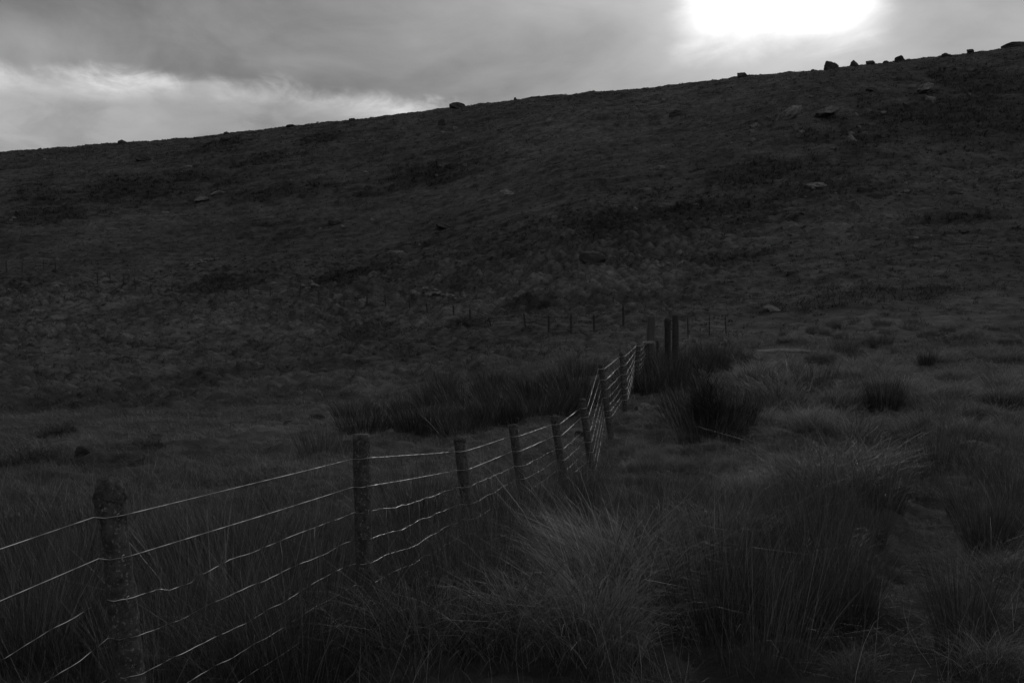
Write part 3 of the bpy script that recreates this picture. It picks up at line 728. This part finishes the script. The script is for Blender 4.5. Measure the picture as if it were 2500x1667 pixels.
for i, p in enumerate(NF):
    top = px_at(*p['t'], p['Y']); low = px_at(*p['b'], p['Y'])
    d = (low - top); sl = d.x / d.z                     # sideways drift per metre of height
    gx = top.x; gy = top.y; g = hz1(gx, gy)
    H = top.z - g; gx = top.x - sl * H
    p['foot'] = Vector((gx, gy, g)); p['sl'] = sl; p['r'] *= 1.13 if i < 10 else 1.0
    pm = dict(seed=i, lean=(sl, 0))
    if i == 1: bm = post_bm(H - 0.01, p['r'], 1.12, na=32, nr=110, rough=1.8, **pm)
    elif i == 2: bm = post_bm(H, p['r'], square=0.35, dome=False, na=28, nr=70, **pm)
    elif i == 10: bm = post_bm(H, p['r'], square=0.8, dome=False, rough=0.4, na=24, **pm)
    else: bm = post_bm(H, p['r'], 1.1 if i in (4, 5, 8) else 1.0, **pm)
    o = bm_obj('fence_post', bm, M_POST_GREY if i == 10 else M_POST, fence)
    o.location = p['foot'] - fl
    if NLAB[i]: o['label'] = NLAB[i]
    if i in (1, 3, 4, 5, 6):                            # cushion of moss or lichen sitting on the post head
        cb = bmesh.new(); bmesh.ops.create_icosphere(cb, subdivisions=4, radius=1)
        rr = p['r']
        for v in cb.verts:
            q = v.co.copy()
            f = 1 + 0.16 * mnoise.fractal(q * 2.6 + Vector((i * 3.3, 0, 0)), .8, 2, 5)
            s = 1.06 if i == 1 else 1.02
            v.co = Vector((q.x * rr * s * f, q.y * rr * s * f, q.z * rr * (1.35 if i == 1 else 0.7) * f))
        m = bm_obj('moss_cap', cb, M_MOSS, o); m.location = (sl * (H - rr), 0, H - rr * (1.05 if i == 1 else 0.62))

def tube(bm, pts, r, sides=6):
    rings = []
    for i, p in enumerate(pts):
        d = (pts[min(i + 1, len(pts) - 1)] - pts[max(i - 1, 0)])
        if d.length < 1e-9: d = Vector((1, 0, 0))
        d.normalize()
        u = d.cross(Vector((0, 0, 1)))
        if u.length < 0.05: u = d.cross(Vector((0, 1, 0)))
        u.normalize(); v = u.cross(d)
        rings.append([bm.verts.new(p + (u * math.cos(a) + v * math.sin(a)) * r) for a in [2 * math.pi * k / sides for k in range(sides)]])
    for a, b in zip(rings[:-1], rings[1:]):
        for k in range(sides):
            bm.faces.new((a[k], a[(k + 1) % sides], b[(k + 1) % sides], b[k]))
    bm.faces.new(rings[0][::-1]); bm.faces.new(rings[-1])
# where each strand crosses each post
LEFTZ = [-.82, -1.02, -1.28, -1.42, -1.52, -1.60, -1.66]
KINK3 = [(385, 1438), (415, 1440), (468, 1421), (479, 1407), (508, 1395), (560, 1366), (620, 1347), (700, 1313), (800, 1275), (833, 1264)]
strands = []
for s in range(7):
    P = []
    for i, p in enumerate(NF):
        top = px_at(*p['t'], p['Y'])
        if p['w'] is None: z = EYE + LEFTZ[s]
        else: z = EYE - (p['w'][s] - HZ) / F * p['Y']
        x = top.x + p['sl'] * (z - top.z)
        # the strand bears on the side of the post that faces the camera
        off = p['r'] * 1.06 + 0.002
        P.append((Vector((x - p['r'] * 1.02, p['Y'] - off * 0.55, z - 0.004)), Vector((x, p['Y'] - off - 0.004, z - 0.002)), Vector((x + p['r'] * 1.04, p['Y'] - off * 0.5, z + 0.004))))
    pts = []; rr = random.Random(100 + s)
    for i in range(len(P)):
        pts += list(P[i])
        if i + 1 < len(P):
            a = P[i][2]; b = P[i + 1][0]; L = (b - a).length
            if s == 2 and i == 1:
                for (kx, ky) in KINK3:
                    t = (kx - 341) / (864 - 341.); m = a.lerp(b, t)
                    k = (kx - CX) / F; den = (b.x - a.x) - k * (b.y - a.y)
                    t = (k * a.y - a.x) / den; m = a.lerp(b, t); m.z = EYE - (ky - HZ) / F * m.y
                    pts.append(m)
                continue
            n = max(3, int(L / (0.15 if s >= 2 else 0.4)))
            amp = 0.011 if s >= 2 else 0.0012; wz = 0; 
            sag = (0.002 if s < 2 else 0.012 * rr.uniform(0.0, 1.2)) * min(L / 2, 1.3)
            for k in range(1, n):
                t = k / n; m = a.lerp(b, t)
                wz = wz * 0.55 + rr.uniform(-amp, amp)
                m.z += wz - sag * 4 * t * (1 - t); m.y += rr.uniform(-amp, amp)
                pts.append(m)
    strands.append(pts)
    # refine with short straight-ish pieces between kinks
    fine = []
    for a, b in zip(pts[:-1], pts[1:]):
        for k in range(3):
            t = k / 3.0; fine.append(a.lerp(b, t) + Vector((0, 0, 0.0012 * math.sin(t * 6.28) if s >= 2 else 0)))
    fine.append(pts[-1])
    bm = bmesh.new(); tube(bm, [q - fl for q in fine], (0.0018 if s < 2 else 0.0016), 6)
    o = bm_obj('wire_strand', bm, M_WIRE if s < 2 else M_WIRE_NET, fence)
    if s == 0: o['label'] = 'taut plain top wire'
    if s == 2: o['label'] = 'kinked top wire of the sheep netting'
# knotted upright wires of the netting, bay by bay
def sample(pts, Yq):
    for a, b in zip(pts[:-1], pts[1:]):
        if (a.y <= Yq <= b.y) and b.y > a.y:
            return a.lerp(b, (Yq - a.y) / (b.y - a.y))
    return None
for i in range(1, len(NF) - 1):
    y0, y1 = NF[i]['Y'] + .02, NF[i + 1]['Y'] - .12
    a = Vector((NF[i]['foot'].x, y0, 0)); b = Vector((NF[i + 1]['foot'].x, y1, 0)); L = (b - a).length
    n = int(L / 0.30)
    for k in range(1, n):
        yq = y0 + (y1 - y0) * k / n
        pts = [sample(strands[s], yq) for s in range(2, 7)]
        if None in pts: continue
        rr = random.Random(i * 50 + k)
        if rr.random() < 0.45: continue
        q = []
        for u, v in zip(pts[:-1], pts[1:]):
            q += [u - fl, (u.lerp(v, 0.5) - fl) + Vector((rr.uniform(-.01, .01), rr.uniform(-.01, .01), 0))]
        q.append(pts[-1] - fl); bm = bmesh.new(); tube(bm, q, 0.0009, 4); bm_obj('netting_upright', bm, M_WIRE_OLD, fence)
# staples where the top wires meet the three nearest posts
for i in (1, 2, 3):
    p = NF[i]; post = [c for c in fence.children if c.name.startswith('fence_post')][i]
    for s in (0, 1, 2):
        c = P = None
        top = px_at(*p['t'], p['Y']); z = EYE - (p['w'][s] - HZ) / F * p['Y']; x = top.x + p['sl'] * (z - top.z) + p['r'] * 0.75
        bm = bmesh.new(); y = p['Y'] - p['r'] * 0.8
        arc = [Vector((x, y + 0.01, z - 0.012)), Vector((x, y - 0.008, z - 0.012)), Vector((x, y - 0.012, z)), Vector((x, y - 0.008, z + 0.012)), Vector((x, y + 0.01, z + 0.012))]
        tube(bm, [q - Vector(p['foot']) for q in arc], 0.0018, 5)
        bm_obj('staple', bm, M_WIRE_OLD, post)

# loose strand hanging left of the nearest post
# ------------------------------------------------------------------ strainers and little stile at the far end of the fence
def lone_post(px, ptop, pbase_Y, r, lab, name='gate_post', cat='post', **kw):
    top = px_at(px, ptop, pbase_Y); g = hz1(top.x, top.y)
    bm = post_bm(top.z - g, r, **kw)
    o = bm_obj(name, bm, M_POST_DARK); o.location = (top.x, top.y, g)
    return tag(o, lab, cat)
lone_post(1630, 774, 27.0, .088, 'left one of the pair of thick dark gate posts, with a rounded bulging head', seed=31, head=1.15)
lone_post(1649, 769, 26.4, .088, 'right one of the pair of thick dark gate posts, with a square sawn top', seed=32, square=0.6, dome=False)
st = empty('stile', px_at(1604, 870, 25.6)); tag(st, 'small wooden stile step between the grey strainer and the dark gate posts', 'stile')
def board(cx, cy, cz, lx, ly, lz, tilt, name, par, mat):
    bm = bmesh.new(); bmesh.ops.create_cube(bm, size=1)
    bmesh.ops.scale(bm, vec=(lx, ly, lz), verts=bm.verts)
    bmesh.ops.bevel(bm, geom=bm.edges[:], offset=min(lx, ly, lz) * 0.18, segments=2, affect='EDGES')
    o = bm_obj(name, bm, mat, par, False); o.location = Vector((cx, cy, cz)) - Vector(par.location); o.rotation_euler = (0, tilt, 0.1); return o
c = px_at(1603, 824, 25.7); board(c.x, c.y, c.z, 0.20, 0.62, 0.05, 0.06, 'step_board', st, M_WOODP)
c = px_at(1580, 836, 24.6); board(c.x, c.y, c.z, 0.22, 0.55, 0.05, -0.12, 'step_board', st, M_WOODP)
for px, Yp in ((1606, 25.8), (1577, 24.7)):
    c = px_at(px, 832 if px > 1600 else 842, Yp); g = hz1(c.x, c.y)
    bm = post_bm(max(c.z - g, .2), 0.045, seed=px, dome=False, nr=14, na=12); o = bm_obj('step_support', bm, M_POST, st); o.location = Vector((c.x, c.y, g)) - Vector(st.location)

# ------------------------------------------------------------------ far fence across the valley
FF = [(15,662,632,0),(54,664,634,0),(107,661,636,0),(135,667,640,0),(238,700,668,0),(269,694,667,2),(302,702,677,0),(331,714,682,6),(369,718,693,3),(420,722,698,0),(465,722,700,0),(509,722,704,6),(557,726,702,6),(608,727,700,2),
      (660,733,706,0),(732,742,712,-3),(778.5,746,713,3),(840,758,725,0),(896.5,764,736,0),(942,768,740,5),(1001,768,743,4),(1044,777,752,6),(1107.6,783,756,2),(1147.5,792,766,0),(1202,810,777,16),(1283,812,778,6),(1340,816,772,0),(1394.6,818,766,0),
      (1451,822,766,1),(1522.5,826,768,1)]
def far_fence(rows, lab, r=.062):
    a = []
    for px, pb, pt, ln in rows:
        x, y = ground_at(px, pb); a.append((x, y, hz1(x, y), max((pb - pt) / F * y, 0.9), ln))
    root = empty('wire_fence', a[0][:3]); tag(root, lab, 'fence'); o0 = Vector(a[0][:3])
    for k, (x, y, g, h, ln) in enumerate(a):
        bm = post_bm(h, r * random.uniform(.85, 1.15), seed=60 + k, nr=16, na=10, dome=k % 2 == 0, lean=(-math.tan(math.radians(ln)), 0), below=.5)
        o = bm_obj('fence_post', bm, M_POST_DARK, root); o.location = Vector((x, y, g)) - o0
    for fr in (0.92, 0.72, 0.5, 0.28):
        bm = bmesh.new(); pts = []
        for (x, y, g, h, ln) in a: pts.append(Vector((x - math.tan(math.radians(ln)) * h * fr, y - .07, g + h * fr)) - o0)
        tube(bm, pts, 0.0035, 4); bm_obj('wire_strand', bm, M_WIRE_OLD, root)
far_fence(FF, 'far wire fence of thin dark posts crossing the valley floor from the left edge')
far_fence([(1680, 830, 776, 1), (1732, 832, 786, 0), (1773, 834, 792, 3)], 'short run of thin fence posts right of the dark gate posts', .034)

# ------------------------------------------------------------------ long bleached log on the right
x, y = ground_at(1915, 868)
x0 = (1845 - CX) / F * y; x1 = (1992 - CX) / F * y
bm = bmesh.new(); pts = []
for k in range(19):
    t = k / 18; xx = x0 + (x1 - x0) * t
    pts.append(Vector((xx - x0, 0.12 * math.sin(t * 5), 0.045 * math.sin(t * 3.1) + 0.006 * math.sin(t * 19))))
rings = []
for i, p in enumerate(pts):
    r = 0.07 * (0.55 + 0.6 * math.sin(math.pi * min(1, i / 18 * 0.8 + 0.15)))
    rings.append([bm.verts.new(p + Vector((0, math.cos(a) * r * 1.2, math.sin(a) * r * (1 + .2 * mnoise.noise(Vector((i * .7, a, 0))))))) for a in [2 * math.pi * k / 10 for k in range(10)]])
for a, b in zip(rings[:-1], rings[1:]):
    for k in range(10): bm.faces.new((a[k], a[(k + 1) % 10], b[(k + 1) % 10], b[k]))
bm.faces.new(rings[0][::-1]); bm.faces.new(rings[-1])
lg = bm_obj('fallen_log', bm, M_WOODP); lg.location = (x0, y, EYE - (860 - HZ) / F * y)
tag(lg, 'long thin bleached log lying across the grass beyond the dark bush', 'log')

# ------------------------------------------------------------------ sky
W = bpy.data.worlds.new('World'); SC.world = W; W.use_nodes = True
nt = W.node_tree; n = nt.nodes; l = nt.links; n.clear()
SUN_AZ = math.atan2(1900 - CX, F); SUN_EL = math.atan2((HZ - 10), math.hypot(F, 650))
tc = N(n, 'ShaderNodeTexCoord')
sep = N(n, 'ShaderNodeSeparateXYZ'); l.new(tc.outputs['Generated'], sep.inputs[0])
def M(op, a, b=None, c=None, clamp=False):
    m = n.new('ShaderNodeMath'); m.operation = op; m.use_clamp = clamp
    for i, v in enumerate((a, b, c)):
        if v is None: continue
        if isinstance(v, (int, float)): m.inputs[i].default_value = v
        else: l.new(v, m.inputs[i])
    return m.outputs[0]
def MR(v, a, b, c, d, smooth=True):
    m = n.new('ShaderNodeMapRange'); m.interpolation_type = 'SMOOTHSTEP' if smooth else 'LINEAR'
    l.new(v, m.inputs[0])
    for i, q in zip((1, 2, 3, 4), (a, b, c, d)): m.inputs[i].default_value = q
    return m.outputs[0]
az = M('ARCTAN2', sep.outputs[0], sep.outputs[1])
el = M('ARCSINE', sep.outputs[2])
AZ = lambda px: math.atan2(px - CX, F)
def GA(x, w, a):
    t = M('DIVIDE', M('SUBTRACT', az, AZ(x)), w)
    return M('MULTIPLY', M('EXPONENT', M('MULTIPLY', M('MULTIPLY', t, t), -1.0)), a)
# cloud sheets overhead: direction projected on a flat deck
zc = M('ADD', M('MAXIMUM', sep.outputs[2], 0.0), 0.12)
u = M('DIVIDE', sep.outputs[0], zc); v = M('DIVIDE', sep.outputs[1], zc)
cv = N(n, 'ShaderNodeCombineXYZ'); l.new(u, cv.inputs[0]); l.new(v, cv.inputs[1])
def noise(vec, sc, det, rough=0.5, dist=0.0, loc=(0, 0, 0), scale=(1, 1, 1), rot=0):
    mp = N(n, 'ShaderNodeMapping'); mp.inputs['Location'].default_value = loc; mp.inputs['Scale'].default_value = scale; mp.inputs['Rotation'].default_value = (0, 0, rot)
    l.new(vec, mp.inputs[0])
    t = N(n, 'ShaderNodeTexNoise'); t.inputs['Scale'].default_value = sc; t.inputs['Detail'].default_value = det; t.inputs['Roughness'].default_value = rough; t.inputs['Distortion'].default_value = dist
    l.new(mp.outputs[0], t.inputs['Vector']); return t.outputs[0]
ae = N(n, 'ShaderNodeCombineXYZ'); l.new(az, ae.inputs[0]); l.new(el, ae.inputs[1]); aev = ae.outputs[0]
nA = noise(aev, 3.4, 6, 0.55, 0.5, (1.3, 4.0, 0), (1, 2.2, 1), 0.15)      # broad banks of cloud
nB = noise(aev, 11.0, 6, 0.55, 0.6, (5, 2, 0), (1, 2.4, 1), 0.2)         # wisps
nD = noise(aev, 28.0, 5, 0.6, 0.8, (3, 9, 0), (1, 1.8, 1), 0.25)
nC = noise(cv.outputs[0], 0.8, 5, 0.5, 0.2)
d_el = MR(el, 0.13, 0.36, 0, 1)
base = M('ADD', 0.275, M('MULTIPLY', M('SUBTRACT', nA, 0.5), 0.55))
base = M('ADD', base, M('MULTIPLY', M('SUBTRACT', nB, 0.5), 0.14))
base = M('ADD', base, M('MULTIPLY', M('SUBTRACT', nC, 0.5), 0.10))
# the dark bank high on the left
dk = M('MULTIPLY', MR(az, AZ(900), AZ(-300), 0, 1), MR(el, 0.26, 0.31, 0, 1))
base = M('SUBTRACT', base, M('MULTIPLY', dk, 0.11))
# brighter towards the sun's side
base = M('ADD', base, MR(az, AZ(1300), AZ(2100), 0, 0.13))
# a paler stretch of cloud high in the middle
hi = M('MULTIPLY', GA(1330, 0.13, 0.16), MR(el, 0.27, 0.33, 0, 1))
base = M('ADD', base, hi)
# thin bright break under the left bank: its upper edge falls to the right
edge = M('SUBTRACT', 0.2485, M('MULTIPLY', M('POWER', M('ADD', az, 0.33), 2.0), 0.21))
edge = M('ADD', edge, M('ADD', M('MULTIPLY', M('SUBTRACT', nB, 0.5), 0.03), M('MULTIPLY', M('SUBTRACT', nD, 0.5), 0.012)))
dd = M('SUBTRACT', edge, el)
wv = M('MULTIPLY', MR(dd, -0.008, 0.010, 0, 1), MR(dd, 0.008, 0.036, 1, 0))
patchy = MR(noise(aev, 7.0, 3, 0.5, 0, (2.2, 0.7, 0), (1, 1, 1)), 0.38, 0.62, 0.22, 1.0)
patchy = M('MULTIPLY', patchy, 0.75)
for gx_, gw_, ga_ in ((245, 0.035, 0.75), (860, 0.05, 0.75), (1010, 0.04, 0.9), (650, 0.05, 0.35)): patchy = M('ADD', patchy, GA(gx_, gw_, ga_))
brk = M('MULTIPLY', M('MULTIPLY', wv, patchy), MR(az, AZ(1080), AZ(1250), 1, 0))
brk = M('MULTIPLY', brk, MR(az, AZ(-900), AZ(-500), 0, 1))
brk = M('MULTIPLY', brk, MR(nD, 0.3, 0.7, 0.75, 1.2))
brk = M('MULTIPLY', brk, MR(nB, 0.35, 0.65, 0.6, 1.25))
under = M('MULTIPLY', MR(dd, -0.004, 0.014, 0, 1), M('MULTIPLY', MR(az, AZ(1050), AZ(1250), 0.10, 0), MR(nB, 0.35, 0.62, 0.45, 1.25)))
base = M('ADD', M('ADD', base, M('MULTIPLY', brk, 0.40)), under)
# glow of the veiled sun: squarish gap in the cloud
sx = M('DIVIDE', M('SUBTRACT', az, 0.2605), 0.070)
sy = M('DIVIDE', M('SUBTRACT', el, 0.366), 0.064)
wob = M('ADD', M('MULTIPLY', M('SUBTRACT', nB, 0.5), 0.7), M('MULTIPLY', M('SUBTRACT', nD, 0.5), 0.15))
rad = M('ADD', M('POWER', M('ADD', M('POWER', M('ABSOLUTE', sx), 7.0), M('POWER', M('ABSOLUTE', sy), 7.0)), 1 / 7.0), wob)
core = MR(rad, 0.60, 1.62, 1.0, 0.0)
halo = MR(rad, 0.6, 3.0, 1.0, 0.0)
tot = M('ADD', M('ADD', base, M('MULTIPLY', core, 1.0)), M('MULTIPLY', M('POWER', halo, 2.0), 0.28))
tot = M('MAXIMUM', tot, 0.08)
gr = N(n, 'ShaderNodeCombineColor')
for i in range(3): l.new(tot, gr.inputs[i])
bgc = N(n, 'ShaderNodeBackground'); bgc.inputs['Strength'].default_value = 1.0; l.new(gr.outputs[0], bgc.inputs['Color'])
sk = N(n, 'ShaderNodeTexSky'); sk.sky_type = 'NISHITA'; sk.sun_disc = False; sk.sun_elevation = SUN_EL; sk.sun_rotation = SUN_AZ
bw = N(n, 'ShaderNodeRGBToBW'); l.new(sk.outputs[0], bw.inputs[0])
bgs = N(n, 'ShaderNodeBackground'); bgs.inputs['Strength'].default_value = 0.05; l.new(bw.outputs[0], bgs.inputs['Color'])
mxs = N(n, 'ShaderNodeMixShader'); mxs.inputs[0].default_value = 0.93; l.new(bgs.outputs[0], mxs.inputs[1]); l.new(bgc.outputs[0], mxs.inputs[2])
wo = N(n, 'ShaderNodeOutputWorld'); l.new(mxs.outputs[0], wo.inputs[0])

sd = bpy.data.lights.new('sun', 'SUN'); sd.energy = 0.5; sd.angle = math.radians(12); sd.color = (1, 1, 1)
so = bpy.data.objects.new('sun', sd); link(so)
dirv = Vector((math.sin(SUN_AZ) * math.cos(SUN_EL), math.cos(SUN_AZ) * math.cos(SUN_EL), math.sin(SUN_EL)))
so.rotation_euler = dirv.to_track_quat('Z', 'Y').to_euler(); so.location = (0, 0, 50)

# ------------------------------------------------------------------ camera
cd = bpy.data.cameras.new('camera'); cd.lens = 35; cd.sensor_width = 36; cd.clip_end = 6000; cd.clip_start = 0.05
co = bpy.data.objects.new('camera', cd); link(co); co.location = (0, 0, EYE); co.rotation_euler = (math.radians(90), 0, 0)
SC.camera = co
vs = SC.view_settings; vs.view_transform = 'Standard'; vs.look = 'None'; vs.exposure = 0; vs.gamma = 1
